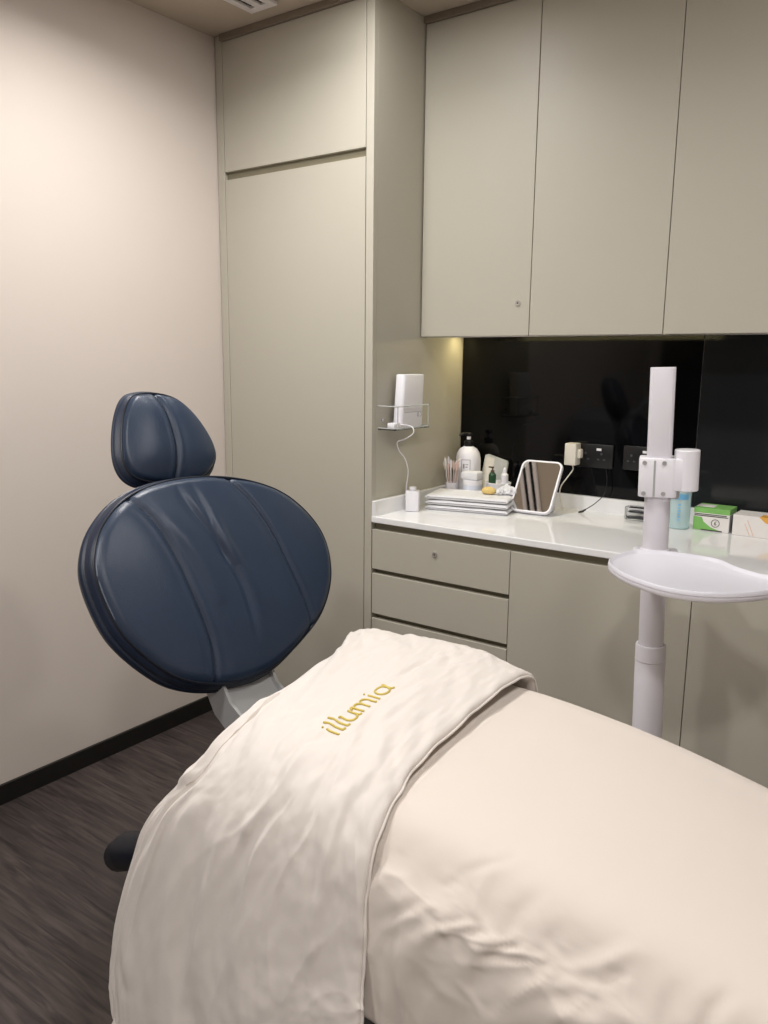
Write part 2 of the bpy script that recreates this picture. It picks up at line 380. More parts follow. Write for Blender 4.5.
# ------------------------------------------------------------------ treatment chair
chair = empty('treatment_chair', (0, 0, 0), 'reclining treatment chair with navy leather oval backrest and round headrest', 'treatment chair')
def pad(name, outline, c, th, yaw, T, dome, grooves, creases, parent, nring=70, nang=260, side_mat='leather_side'):
    n = Vector((math.cos(th)*math.cos(yaw), math.cos(th)*math.sin(yaw), math.sin(th)))
    wv = Vector((-math.sin(yaw), math.cos(yaw), 0)); up = n.cross(wv)
    P = resample(crom([(a, b, 0) for a, b in outline], 10, True), nang)
    for _ in range(6): P = [(P[i-1]+P[i]*2+P[(i+1) % nang])/4 for i in range(nang)]
    ar = sum(P[i].x*P[(i+1) % nang].y-P[(i+1) % nang].x*P[i].y for i in range(nang))
    if ar < 0: P.reverse()
    nor = []
    for i in range(nang):
        tt = (P[(i+1) % nang]-P[i-1]).normalized(); nor.append(Vector((tt.y, -tt.x, 0)))
    cen = sum(P, Vector())/nang
    G = [np.array([(v.x, v.y) for v in crom([(a, b, 0) for a, b in g], 8)]) for g in grooves]
    CR = [(np.array([(v.x, v.y) for v in crom([(a, b, 0) for a, b in g], 8)]), wd, am) for g, wd, am in creases]
    def segdist(L, x, y):
        A = L[:-1]; B = L[1:]; d = B-A; q = np.array([x, y])
        t_ = np.clip(((q-A)*d).sum(1)/(d*d).sum(1), 0, 1); pr = A+d*t_[:, None]; e = np.hypot(*(q-pr).T); k = e.argmin()
        return e[k], (k+t_[k])/len(A)
    def height(x, y, rho):
        h = dome*(1-rho**2.6)
        for L in G:
            e, _t = segdist(L, x, y); h -= .0055*math.exp(-(e/.0050)**2); h += .0016*math.exp(-((e-.012)/.006)**2)
            h -= .005*math.exp(-(e/.03)**2)
        for L, wd, am in CR:
            e, s = segdist(L, x, y); h += am*math.exp(-(e/wd)**2)*math.sin(PI*min(1, max(.0, s)))**.5*(1-rho**6)
        return h
    def world(x, y, z): return c+wv*x+up*y+n*z
    bm = bmesh.new(); rings = []
    cv = bm.verts.new(world(cen.x, cen.y, height(cen.x, cen.y, 0)))
    for k in range(1, nring+1):
        rho = (k/nring)
        R = []
        for p in P:
            q = cen+(p-cen)*rho
            z = height(q.x, q.y, rho)
            if rho > .93: z -= .010*((rho-.93)/.07)**2
            R.append(bm.verts.new(world(q.x, q.y, z)))
        rings.append(R)
    for k in range(nang): bm.faces.new((cv, rings[0][k], rings[0][(k+1) % nang]))
    for A, B in zip(rings, rings[1:]):
        for k in range(nang): bm.faces.new((A[k], B[k], B[(k+1) % nang], A[(k+1) % nang]))
    # side wall with two stitched lines
    prof = [(0, -.010), (.001, -.013), (-.002, -.0155), (.004, -.020)]
    S = 14
    for i in range(1, S):
        s = i/S; o = .004+.010*math.sin(PI*s)
        for gx in (.30, .44):
            if abs(s-gx) < .04: o -= .005
        prof.append((o, -.020-(T-.035)*s))
    prof += [(.002, -T+.012), (-.006, -T+.004), (-.016, -T)]
    last = rings[-1]
    for o, z in prof:
        R = [bm.verts.new(world(P[i].x+nor[i].x*o, P[i].y+nor[i].y*o, z)) for i in range(nang)]
        for k in range(nang):
            f = bm.faces.new((last[k], R[k], R[(k+1) % nang], last[(k+1) % nang])); f.material_index = 1
        last = R
    f = bm.faces.new(last); f.material_index = 1
    o = obj(name, bm, ['leather', side_mat], parent, angle=80)
    for L in G:                                   # dark sewn line in each groove
        bm = bmesh.new(); pts = []
        for q in L:
            # relative radius of this point inside the outline
            v_ = Vector((q[0]-cen.x, q[1]-cen.y, 0)); a_ = math.atan2(v_.y, v_.x)
            pb = min(P, key=lambda p: abs(math.atan2(math.sin(math.atan2(p.y-cen.y, p.x-cen.x)-a_), math.cos(math.atan2(p.y-cen.y, p.x-cen.x)-a_))))
            rho = min(1, v_.length/max(1e-6, (pb-cen).length))
            z = height(q[0], q[1], rho)
            if rho > .93: z -= .010*((rho-.93)/.07)**2
            if rho < .995: pts.append(world(q[0], q[1], z+.0004))
        tube(bm, pts, .0011, 6); obj('seam', bm, 'piping', o)
    # piping around the front face
    bm = bmesh.new(); tube(bm, [world(P[i].x+nor[i].x*.0005, P[i].y+nor[i].y*.0005, -.0105) for i in range(0, nang, 2)], .0028, 8, closed=True)
    obj('piping', bm, 'piping', o)
    return o, (c, wv, up, n)

BO = [(-0.124, 0.218), (-0.195, 0.166), (-0.23, 0.113), (-0.244, 0.059), (-0.236, -0.025), (-0.216, -0.084), (-0.172, -0.148), (-0.123, -0.195), (-0.051, -0.227), (0.033, -0.241), (0.123, -0.232), (0.224, -0.193), (0.31, -0.144), (0.376, -0.066), (0.399, 0.024), (0.378, 0.1), (0.316, 0.173), (0.223, 0.219), (0.105, 0.244), (-0.022, 0.244)]
seamL = [(-0.125, 0.222), (-0.087, 0.159), (-0.061, 0.065), (-0.047, -0.035), (-0.037, -0.134), (-0.042, -0.194), (-0.05, -0.23)]
seamR = [(0.155, 0.235), (0.198, 0.157), (0.225, 0.073), (0.241, -0.01), (0.256, -0.093), (0.262, -0.153), (0.255, -0.19)]
w1 = [(-0.002, 0.238), (0.009, 0.182), (0.036, 0.113), (0.068, 0.023), (0.082, -0.055), (0.08, -0.174)]
w2 = [(0.037, 0.236), (0.047, 0.158), (0.057, 0.081), (0.059, 0.015)]
w3 = [(-0.095, 0.223), (-0.066, 0.165), (-0.024, 0.086), (0.002, 0.017), (0.013, -0.066)]
w1b = [(a+.022, b) for a, b in w1]; w2b = [(a+.02, b) for a, b in w2]
BC = Vector((-1.356, 1.191, .927)); YWB = math.radians(-6)
back, BF = pad('backrest', BO, BC, math.radians(27), YWB, .098, .020, [seamL, seamR],
               [(w1, .009, -.0052), (w1b, .013, .0038), (w2, .009, -.0042), (w2b, .013, .0032), (w3, .018, .0036)], chair)
HO = [(-0.052, 0.101), (-0.078, 0.066), (-0.100, 0.013), (-0.113, -0.046), (-0.103, -0.086), (-0.064, -0.106), (-0.003, -0.115), (0.055, -0.117), (0.098, -0.106), (0.134, -0.074), (0.142, -0.034), (0.127, 0.017), (0.101, 0.063), (0.066, 0.095), (0.017, 0.109), (-0.025, 0.109)]
HC = Vector((-1.561, 1.254, 1.238))
head, HF = pad('headrest', HO, HC, math.radians(23), YWB, .065, .022, [[(0.008, 0.112), (0.019, 0.066), (0.022, 0.014), (0.02, -0.034), (0.012, -0.076), (-0.002, -0.118)]], [], chair, nring=44, nang=180)
# headrest rod behind the pads
c, wv, up, n = BF
hc = HF[0]-HF[3]*.085
bm = bmesh.new()
for s in (-.03, .05):
    a = c+wv*(.07+s)+up*.10-n*.108; b = HF[0]+HF[1]*(s+.01)-HF[3]*.072
    tube(bm, [a, a.lerp(b, .5)-n*.01, b], .008)
obj('headrest_rods', bm, 'chrome', chair)
bm = bmesh.new(); box(bm, -.16, .16, -.18, .16, -.012, 0, .004, mtx=frame_m(c+wv*.075-n*.0985, wv, up, n)); obj('back_plate', bm, 'steel', chair)
# bracket: two bent grey plates joining back and seat
bm = bmesh.new()
def plate(bm, pts, w, tk=.006, off=0):
    """bent strip: pts in the (x,z) plane, width w along y centred on off"""
    rings = []
    for i, (x, z) in enumerate(pts):
        a = Vector(pts[max(i-1, 0)]); b = Vector(pts[min(i+1, len(pts)-1)]); tt = (b-a).normalized(); nn = Vector((-tt.y, tt.x))*tk/2
        rings.append([bm.verts.new(p) for p in ((x+nn.x, off-w/2, z+nn.y), (x+nn.x, off+w/2, z+nn.y), (x-nn.x, off+w/2, z-nn.y), (x-nn.x, off-w/2, z-nn.y))])
    for A, B in zip(rings, rings[1:]):
        for k in range(4): bm.faces.new((A[k], A[(k+1) % 4], B[(k+1) % 4], B[k]))
    bm.faces.new(rings[0]); bm.faces.new(rings[-1])
plate(bm, [(-1.31, .73), (-1.285, .69), (-1.262, .66), (-1.235, .635), (-1.19, .60), (-1.10, .57), (-1.0, .56)], .155, .010, 1.235)
for s in (-1, 1):
    yy = 1.235+s*.075
    prism(bm, [(-1.36, .74), (-1.30, .755), (-1.25, .67), (-1.16, .61), (-1.0, .57), (-1.0, .53), (-1.2, .555), (-1.30, .63)], -.004, .004, mtx=frame_m((0, yy, 0), (1, 0, 0), (0, 0, 1), (0, -1, 0)))
obj('back_bracket', bm, 'steel', chair)
# seat and leg pads under the bedding
def cushion(name, x0, x1, y0, y1, z0a, z0b, th):
    bm = bmesh.new(); box(bm, x0, x1, y0, y1, -th, 0, .025, seg=4)
    for v in bm.verts:
        s = (v.co.x-x0)/(x1-x0); v.co.z += z0a+(z0b-z0a)*s
    return obj(name, bm, 'leather', chair)
cushion('seat', -1.14, -.52, .985, 1.53, .675, .675, .09)
cushion('leg_rest', -.51, .45, 1.01, 1.48, .665, .49, .075)
bm = bmesh.new(); box(bm, -1.05, -.2, 1.1, 1.42, .50, .56, .01); obj('seat_frame', bm, 'steel', chair)
bm = bmesh.new(); box(bm, -.78, -.48, 1.14, 1.38, .06, .50, .02); obj('column', bm, 'white', chair)
bm = bmesh.new()
prism(bm, [(x-.62+0, y+1.26) for x, y in rrect(1.15, .44, .12, 8)], .0, .06, .012); obj('base_plate', bm, 'darkp', chair)
bm = bmesh.new()      # rounded black end of the side rest that shows beside the duvet
tube(bm, [(-1.520, 1.03, .245), (-1.517, 1.03, .250), (-1.505, 1.028, .262), (-1.46, 1.025, .295), (-1.36, 1.02, .335), (-1.2, 1.02, .35), (-1.05, 1.05, .40), (-1.0, 1.1, .50)], [.006, .022, .036, .044, .042, .034, .025, .02], 20)
obj('foot_lever', bm, 'piping', chair)

# ------------------------------------------------------------------ bedding
def bspl(net, nu, nv):
    """net [i][j] -> Catmull-Rom surface nu x nv as numpy arrays"""
    net = np.array(net, float)
    def crm(A, t):
        n = len(A); i = np.clip(np.floor(t).astype(int), 0, n-2); f = (t-i)
        e = np.concatenate([[2*A[0]-A[1]], A, [2*A[-1]-A[-2]]])
        a, b, c_, d = e[i], e[i+1], e[i+2], e[i+3]; f = f.reshape((-1,)+(1,)*(A.ndim-1))
        return .5*((2*b)+(-a+c_)*f+(2*a-5*b+4*c_-d)*f*f+(-a+3*b-3*c_+d)*f**3)
    A = crm(net, np.linspace(0, net.shape[0]-1, nu))
    B = crm(np.swapaxes(A, 0, 1).copy(), np.linspace(0, net.shape[1]-1, nv))
    return np.swapaxes(B, 0, 1)
def normals(P):
    du = np.gradient(P, axis=0); dv = np.gradient(P, axis=1); N = np.cross(du, dv); return N/np.maximum(1e-9, np.linalg.norm(N, axis=2, keepdims=True))
def seg_field(P2, L):
    """distance and parameter of a grid of (a,b) points to a polyline"""
    L = np.array(L, float); best = np.full(P2.shape[:2], 9.); par = np.zeros(P2.shape[:2])
    for i in range(len(L)-1):
        A, B = L[i], L[i+1]; d = B-A; t_ = np.clip(((P2-A)@d)/(d@d), 0, 1); e = np.linalg.norm(P2-(A+t_[..., None]*d), axis=2)
        m_ = e < best; best[m_] = e[m_]; par[m_] = ((i+t_)/(len(L)-1))[m_]
    return best, par
def shell(name, P, th, m, rim=.02, parent=None):
    """closed puffy shell under surface P (normal up/out)"""
    nu, nv = P.shape[:2]; N = normals(P)
    if N[nu//2, nv//2, 2] < 0: N = -N
    iu = np.arange(nu)[:, None]; iv = np.arange(nv)[None, :]
    su = np.linalg.norm(np.diff(P, axis=0), axis=2).mean(); sv = np.linalg.norm(np.diff(P, axis=1), axis=2).mean()
    de = np.minimum(np.minimum(iu, nu-1-iu)*su, np.minimum(iv, nv-1-iv)*sv)
    k = np.clip(de/rim, 0, 1); k = np.sqrt(1-(1-k)**2)
    top = P-N*(th/2)[..., None]*(1-k)[..., None] if hasattr(th, 'shape') else P-N*(th/2)*(1-k)[..., None]
    bot = P-N*th+N*(th/2)*(1-k)[..., None]
    V = np.concatenate([top.reshape(-1, 3), bot[1:-1, 1:-1].reshape(-1, 3)])
    def it(i, j): return i*nv+j
    off = nu*nv
    def ib(i, j): return it(i, j) if i in (0, nu-1) or j in (0, nv-1) else off+(i-1)*(nv-2)+(j-1)
    F = []
    for i in range(nu-1):
        for j in range(nv-1):
            F.append((it(i, j), it(i, j+1), it(i+1, j+1), it(i+1, j)))
            F.append((ib(i, j), ib(i+1, j), ib(i+1, j+1), ib(i, j+1)))
    me = bpy.data.meshes.new(name); me.from_pydata([tuple(v) for v in V], [], F); me.update()
    bm = bmesh.new(); bm.from_mesh(me); bpy.data.meshes.remove(me)
    return obj(name, bm, m, parent, angle=180)

def sm(x, a, b):
    t_ = np.clip((x-a)/(b-a), 0, 1); return t_*t_*(3-2*t_)

def creases(P2, d, n, seed, urange, vrange, du, dv, wd, am, mask=None):
    """n soft random creases added to displacement d"""
    R = random.Random(seed)
    for _ in range(n):
        a = R.uniform(*urange); b = R.uniform(*vrange); sx = R.uniform(*du); sy = R.uniform(*dv)
        L = [(a, b), (a+sx*.35+R.uniform(-.01, .01), b+sy*.33), (a+sx*.7+R.uniform(-.012, .012), b+sy*.67), (a+sx, b+sy)]
        e, s_ = seg_field(P2, L); w_ = R.uniform(*wd)
        g = R.choice((-1, 1, 1))*R.uniform(*am)*np.sin(PI*np.clip(s_, .0, 1))**.8*(np.exp(-(e/w_)**2)-.45*np.exp(-((e-1.9*w_)/(1.2*w_))**2))
        d += g if mask is None else g*mask
    return d

# plain lower cover: stations along x, each a path from far hem over the top to near hem
def row(x, zt, yf, yn, zhf, zhn, flare=.05):
    H = zt
    return [(x, yf+.035, zhf), (x, yf+.03, (zhf+H)/2), (x, yf+.012, H-.07), (x, yf-.03, H-.008), (x, yf-.12, H+.003), (x, (yf+yn)/2+.05, H+.006), (x, yn+.16, H+.002), (x, yn+.06, H-.018), (x, yn+.005, H-.075), (x, yn-flare*.45, H*.72+zhn*.28-.03), (x, yn-flare*.8, H*.36+zhn*.64-.01), (x, yn-flare, zhn)]
net = [row(-1.10, .705, 1.575, .925, .38, .40), row(-.72, .715, 1.575, .925, .36, .405), row(-.42, .692, 1.565, .93, .34, .37), row(-.15, .643, 1.55, .94, .30, .33), row(.15, .575, 1.53, .95, .25, .28), row(.50, .50, 1.51, .96, .20, .22)]
nu, nv = 230, 360
P = bspl(net, nu, nv); N = normals(P)
if N[nu//2, nv//2, 2] < 0: N = -N
X = P[..., 0]; V = np.linspace(0, 1, nv)[None, :]*np.ones((nu, 1))
side = sm(V, .62, .78)                       # near side
wx = X*1.0+.35*(V-.65)+.05*pnoise(X*4, V*5, 3)
d = .009*pnoise(wx*11, V*3.0, 1)*side+.008*pnoise(wx*5, V*1.6, 2)*side
rid = 1-np.abs(pnoise(wx*11+1.5*pnoise(X*5, V*4, 5), V*3.5, 4))*2.2
d += .006*np.clip(rid, 0, 1)**3*side
d += (.0010+.0030*side)*pnoise(X*16+V*8+pnoise(X*4,V*6,33), V*11-X*5, 6)+(.0005+.0008*side)*pnoise(X*26, V*26, 7)
d += .002*side*np.clip(1-np.abs(pnoise(X*9-V*5, V*6+X*3, 35))*3, 0, 1)**2
SW = [([(-.62, .98), (-.56, .80), (-.50, .70)], .022, .019), ([(-.50, .98), (-.47, .84), (-.40, .74)], .018, -.014), ([(-.40, 1.0), (-.33, .86), (-.27, .74)], .02, .015), ([(-.27, .95), (-.20, .84), (-.15, .76)], .018, .015),
      ([(-.12, .98), (-.08, .84), (-.02, .74)], .02, .010), ([(-.45, .90), (-.36, .83), (-.28, .80)], .014, .012)]
P2 = np.stack([X, V], 2)
for L, wd, am in SW:
    e, s = seg_field(P2, L); d += .5*am*np.exp(-(e/wd)**2)*np.sin(PI*np.clip(s, .02, .98))**.6
P2 = np.stack([X, V*1.35], 2)
d = creases(P2, d, 34, 5, (-.66, .12), (.80, 1.02), (-.10, -.01), (.08, .26), (.007, .016), (.0018, .0048), sm(V, .55, .64))
d = creases(P2, d, 22, 9, (-.66, .12), (.90, 1.2), (-.05, .06), (.03, .10), (.007, .012), (.0008, .0020))
P = P+N*(.78*d)[..., None]
sheet = shell('bed_cover', P, .012, 'sheet', rim=.012)
tag(sheet, 'plain pale peach cotton cover draped over the foot half of the chair', 'bed cover')

# folded duvet on top of the head half; columns of the net: far hem ... near hem
def drow(xs, zt, yf, yn, zhf, zhn, fl):
    base = [(yf+.05, zhf), (yf+.045, (zhf+zt)/2), (yf+.03, zt-.06), (yf-.015, zt-.002), (yf-.11, zt+.014), ((yf+yn)/2+.08, zt+.012), (yn+.20, zt+.004), (yn+.08, zt-.022), (yn+.005, zt-.085), (yn-fl*.4, zt-.18), (yn-fl*.75, (zt-.18)*.55+zhn*.45), (yn-fl, zhn+.07), (yn-fl*1.05, zhn)]
    return [(x, y, z) for x, (y, z) in zip(xs, base)]
X0 = [-1.22, -1.22, -1.22, -1.205, -1.155, -1.10, -1.072, -1.080, -1.11, -1.175, -1.235, -1.225, -1.16]
X1 = [-1.17, -1.17, -1.17, -1.155, -1.12, -1.08, -1.045, -1.04, -1.055, -1.115, -1.18, -1.185, -1.13]
X4 = [-.72, -.72, -.72, -.72, -.72, -.715, -.70, -.685, -.675, -.665, -.655, -.645, -.64]
def xmix(f): return [a*(1-f)+b*f for a, b in zip(X1, X4)]
dnet = [drow(X0, .735, 1.55, .905, .45, .10, .10), drow(X1, .758, 1.56, .90, .43, .10, .11), drow(xmix(.34), .765, 1.57, .895, .42, .18, .10), drow(xmix(.67), .766, 1.575, .895, .42, .28, .09), drow(X4, .741, 1.582, .906, .42, .36, .068)]
nu, nv = 220, 300
P = bspl(dnet, nu, nv); N = normals(P)
if N[nu//2, nv//2, 2] < 0: N = -N
U = np.linspace(0, 1, nu)[:, None]*np.ones((1, nv)); V = np.linspace(0, 1, nv)[None, :]*np.ones((nu, 1))
near = sm(V, .56, .72)
uu = U*.5+.10*(V-.5)+.03*pnoise(U*4, V*4, 11)
d = near*(.013*pnoise(uu*8, V*1.8, 12)+.006*pnoise(uu*16, V*2.6, 13))
rid = 1-np.abs(pnoise(uu*13+pnoise(U*4, V*5, 14), V*4, 15))*2.2
d += .0030*np.clip(rid, 0, 1)**3*(.35+.65*near)
diag = U*1.3-V*2.6
d += (1-near)*(.0045*pnoise(diag*5, (U+V)*2.2, 16)+.004*pnoise(diag*9, (U+V)*3, 17))
d += .0036*pnoise(U*13+pnoise(U*5,V*6,31), V*15, 18)+.0018*pnoise(U*34+pnoise(U*9,V*9,32), V*40, 19)
d += .004*pnoise(V*26, U*2, 20)*sm(U, .9, 1)
P2 = np.stack([U, V*2], 2)
DW = [([(.10, .95), (.16, 1.15), (.14, 1.40)], .03, .010), ([(.22, 1.0), (.26, 1.25), (.20, 1.50)], .025, -.007), ([(.34, 1.2), (.42, 1.5), (.55, 1.95)], .035, -.010), ([(.58, 1.1), (.62, 1.4), (.70, 1.8)], .03, .008),
      ([(.0, 1.30), (.10, 1.36), (.22, 1.34)], .03, .012), ([(.02, .55), (.25, .75), (.42, 1.05)], .03, .008), ([(.45, .35), (.40, .62), (.30, .85)], .025, -.005), ([(.72, 1.1), (.78, 1.5), (.80, 1.9)], .03, -.007)]
for L, wd, am in DW:
    e, s = seg_field(P2, L); d += am*np.exp(-(e/wd)**2)*np.sin(PI*np.clip(s, .02, .98))**.6
P2 = np.stack([U*.5, V*1.45], 2)
d = creases(P2, d, 26, 15, (.03, .47), (.78, 1.15), (-.07, .05), (.12, .40), (.008, .018), (.0018, .0045))
d = creases(P2, d, 26, 21, (.02, .48), (.15, .80), (-.12, .10), (.05, .22), (.006, .014), (.0010, .0028))
d = creases(P2, d, 16, 23, (.02, .12), (.3, 1.3), (-.02, .05), (.04, .14), (.006, .011), (.0015, .0035))
P = P+N*d[..., None]
DP = P
duvet = shell('duvet', P, .020, 'duvet', rim=.016)
tag(duvet, 'cream cotton duvet with gold embroidered lettering folded over the head half', 'duvet')
# hem piping along the foot-side edge
bm = bmesh.new(); NN = normals(P); NN = NN if NN[nu//2, nv//2, 2] > 0 else -NN
tube(bm, [Vector(P[-1, j]-NN[-1, j]*.010+np.array([.001, 0, 0])) for j in range(2, nv-2, 2)], .0026, 8)
obj('hem_piping', bm, 'duvet', duvet)

# gold lettering that follows the duvet's surface
from mathutils.bvhtree import BVHTree
_b = bmesh.new(); _b.from_mesh(duvet.data); bvh = BVHTree.FromBMesh(_b); _b.free()
def arc(cx, cy, rx, ry, a0, a1, n=10): return [(cx+rx*math.cos(math.radians(a0+(a1-a0)*k/n)), cy+ry*math.sin(math.radians(a0+(a1-a0)*k/n))) for k in range(n+1)]
def g_i(x): return [[(x, 0), (x, 1)], [(x-.02, 1.32), (x+.02, 1.36)]], .36
def g_l(x): return [[(x+.16, .02), (x+.04, .06), (x, .22), (x, 1.65)]], .36
def g_u(x): return [[(x-.12, 1.0), (x, .95), (x, .45)]+arc(x+.3, .42, .3, .42, 180, 360, 10)+[(x+.6, 1.0)], [(x+.6, .5), (x+.62, .06), (x+.74, 0)]], .95
def g_m(x): return [[(x-.16, .80), (x-.12, .98), (x-.02, .98), (x, .8), (x, 0)], [(x, .6)]+arc(x+.26, .66, .26, .34, 180, 0, 8)+[(x+.52, 0)], [(x+.52, .6)]+arc(x+.78, .66, .26, .34, 180, 0, 8)+[(x+1.04, .1), (x+1.12, 0)]], 1.42
def g_a(x): return [arc(x+.42, .5, .42, .5, 40, 320, 18)+[(x+.95, 1.0)], [(x+.74, .82), (x+.80, .5), (x+.88, .1), (x+1.0, 0)]], 1.1
cur = 0; strokes = []
for g in (g_i, g_l, g_l, g_u, g_m, g_i, g_a):
    st, adv = g(cur); strokes.append(st); cur += adv
S0 = .196/(cur-.1); bx0, by0 = -.842, 1.038
for st, nm in zip(strokes, 'illumia'):
    bm = bmesh.new()
    for s in st:
        pts = []
        sp = crom([(a, b, 0) for a, b in s], 6) if len(s) > 2 else [Vector((*s[0], 0)).lerp(Vector((*s[1], 0)), k/6) for k in range(7)]
        for p in sp:
            wx_, wy_ = bx0-p.y*S0*.70-.09*p.x*S0, by0+p.x*S0
            hit = bvh.ray_cast(Vector((wx_, wy_, 1.2)), Vector((0, 0, -1)))
            if hit[0]: pts.append(hit[0]+Vector((0, 0, .0012)))
        if len(pts) > 1: tube(bm, pts, .0022, 8)
    obj('embroidered_letter', bm, 'gold', duvet)

# ------------------------------------------------------------------ tray stand
PX, PY = -.556, 1.952
ts = empty('tray_stand', (PX, PY, .006), 'white pole stand with an oval tray standing between worktop and chair', 'stand')
LEAN = Matrix.Rotation(-.028, 4, _f0)         # the pole leans a little
def cyl(name, prof, m='whitepole', parent=ts, c=(0, 0, 0), seg=40):
    bm = bmesh.new(); lathe(bm, prof, seg, c, mtx=LEAN if name != 'base' else None); return obj(name, bm, m, parent, angle=40)
cyl('base', [(0, -.005), (.15, -.005), (.155, .002), (.15, .012), (.06, .022), (.045, .036), (0, .036)])
cyl('lower_sleeve', [(0, .03), (.0365, .03), (.0365, .723), (.035, .726), (.031, .726)])
cyl('sleeve_ring', [(.0366, .684), (.0371, .685), (.0371, .687), (.0366, .688)])
cyl('pole', [(.0300, .70), (.0300, 1.13), (.0, 1.13)])
bm = bmesh.new()
A17 = Matrix.Rotation(math.radians(17), 4, 'Z')
prism(bm, rrect(.057, .054, .012, 3), 1.09, 1.405, .0012, mtx=LEAN @ A17)
obj('upper_column', bm, 'whitepole', ts, angle=25)
tray_pts = [(-0.040, -0.228), (0.015, -0.318), (0.097, -0.374), (0.165, -0.388), (0.229, -0.366), (0.285, -0.312), (0.325, -0.235), (0.318, -0.182), (0.263, -0.155), (0.21, -0.122), (0.166, -0.078), (0.112, -0.064), (0.050, -0.068), (0.0, -0.088), (-0.030, -0.115)]
TP = [(p.x, p.y) for p in crom([(a-.022, b+.004, 0) for a, b in tray_pts], 7, True)]
TZ = .955
def ring_off(P, o):
    n_ = len(P); out = []
    for i in range(n_):
        tx, ty = P[(i+1) % n_][0]-P[i-1][0], P[(i+1) % n_][1]-P[i-1][1]; l = math.hypot(tx, ty); nx, ny = ty/l, -tx/l
        out.append((P[i][0]+nx*o, P[i][1]+ny*o))
    return out
_a = sum(TP[i][0]*TP[(i+1) % len(TP)][1]-TP[(i+1) % len(TP)][0]*TP[i][1] for i in range(len(TP)))
if _a < 0: TP.reverse()
bm = bmesh.new()
lv = [(-.020, 0), (-.008, .001), (-.002, .004), (0, .009), (-.0005, .012), (-.0015, .0125), (-.0015, .0145), (0, .015), (-.001, .022), (-.003, .0235), (-.005, .0225), (-.008, .018), (-.013, .0155)]
rings = [[bm.verts.new((x, y, TZ+z)) for x, y in ring_off(TP, o)] for o, z in lv]
for A, B in zip(rings, rings[1:]):
    for k in range(len(A)): bm.faces.new((A[k], A[(k+1) % len(A)], B[(k+1) % len(A)], B[k]))
bm.faces.new(list(reversed(rings[0]))); bm.faces.new(rings[-1])
obj('tray', bm, 'tray', ts, angle=50)
bm = bmesh.new()
prism(bm, rrect(.104, .078, .014), .950, .966, .003, mtx=LEAN @ A17 @ Matrix.Translation((0, -.004, 0))); lathe(bm, [(.0302, .966), (.036, .9665), (.036, .971), (.0302, .972)], 40, mtx=LEAN)
obj('tray_collar', bm, 'whitepole', ts)
cm = LEAN @ Matrix.Translation((0, 0, 1.148)) @ A17
bm = bmesh.new(); prism(bm, rrect(.088, .078, .014), -.046, .046, .002, mtx=cm @ Matrix.Translation((-.001, 0, 0))); cl = obj('clamp', bm, 'white', ts)
bm = bmesh.new(); box(bm, -.0115, -.0068, -.0400, -.0385, -.044, .042, .0006, mtx=cm); obj('slot', bm, 'steel', cl, smooth=False)
for sx in (-.032, .012):
    for sz in (-.037, .036):
        bm = bmesh.new(); R = cm @ Matrix.Translation((sx, -.0390, sz)) @ Matrix.Rotation(PI/2, 4, 'X')
        lathe(bm, [(0, .0012), (.0030, .0012), (.0032, .0025), (.0052, .0025), (.0055, 0)], 18, mtx=R); obj('screw', bm, 'steel', cl)
bm = bmesh.new(); prism(bm, rrect(.060, .070, .008), -.030, .046, .003, mtx=cm @ Matrix.Translation((.037, -.002, 0))); obj('arm_link', bm, 'white', ts)
bm = bmesh.new(); lathe(bm, [(0, -.031), (.0270, -.031), (.0285, -.029), (.0285, .064), (.027, .066), (.0, .066)], 40, mtx=cm @ Matrix.Translation((.062, -.010, 0))); obj('arm_socket', bm, 'white', ts)
bm = bmesh.new(); lathe(bm, [(0, -.050), (.013, -.050), (.015, -.044), (.015, -.030), (0, -.030)], 20, mtx=cm @ Matrix.Translation((.034, -.018, 0))); obj('clamp_knob', bm, 'steel', ts)

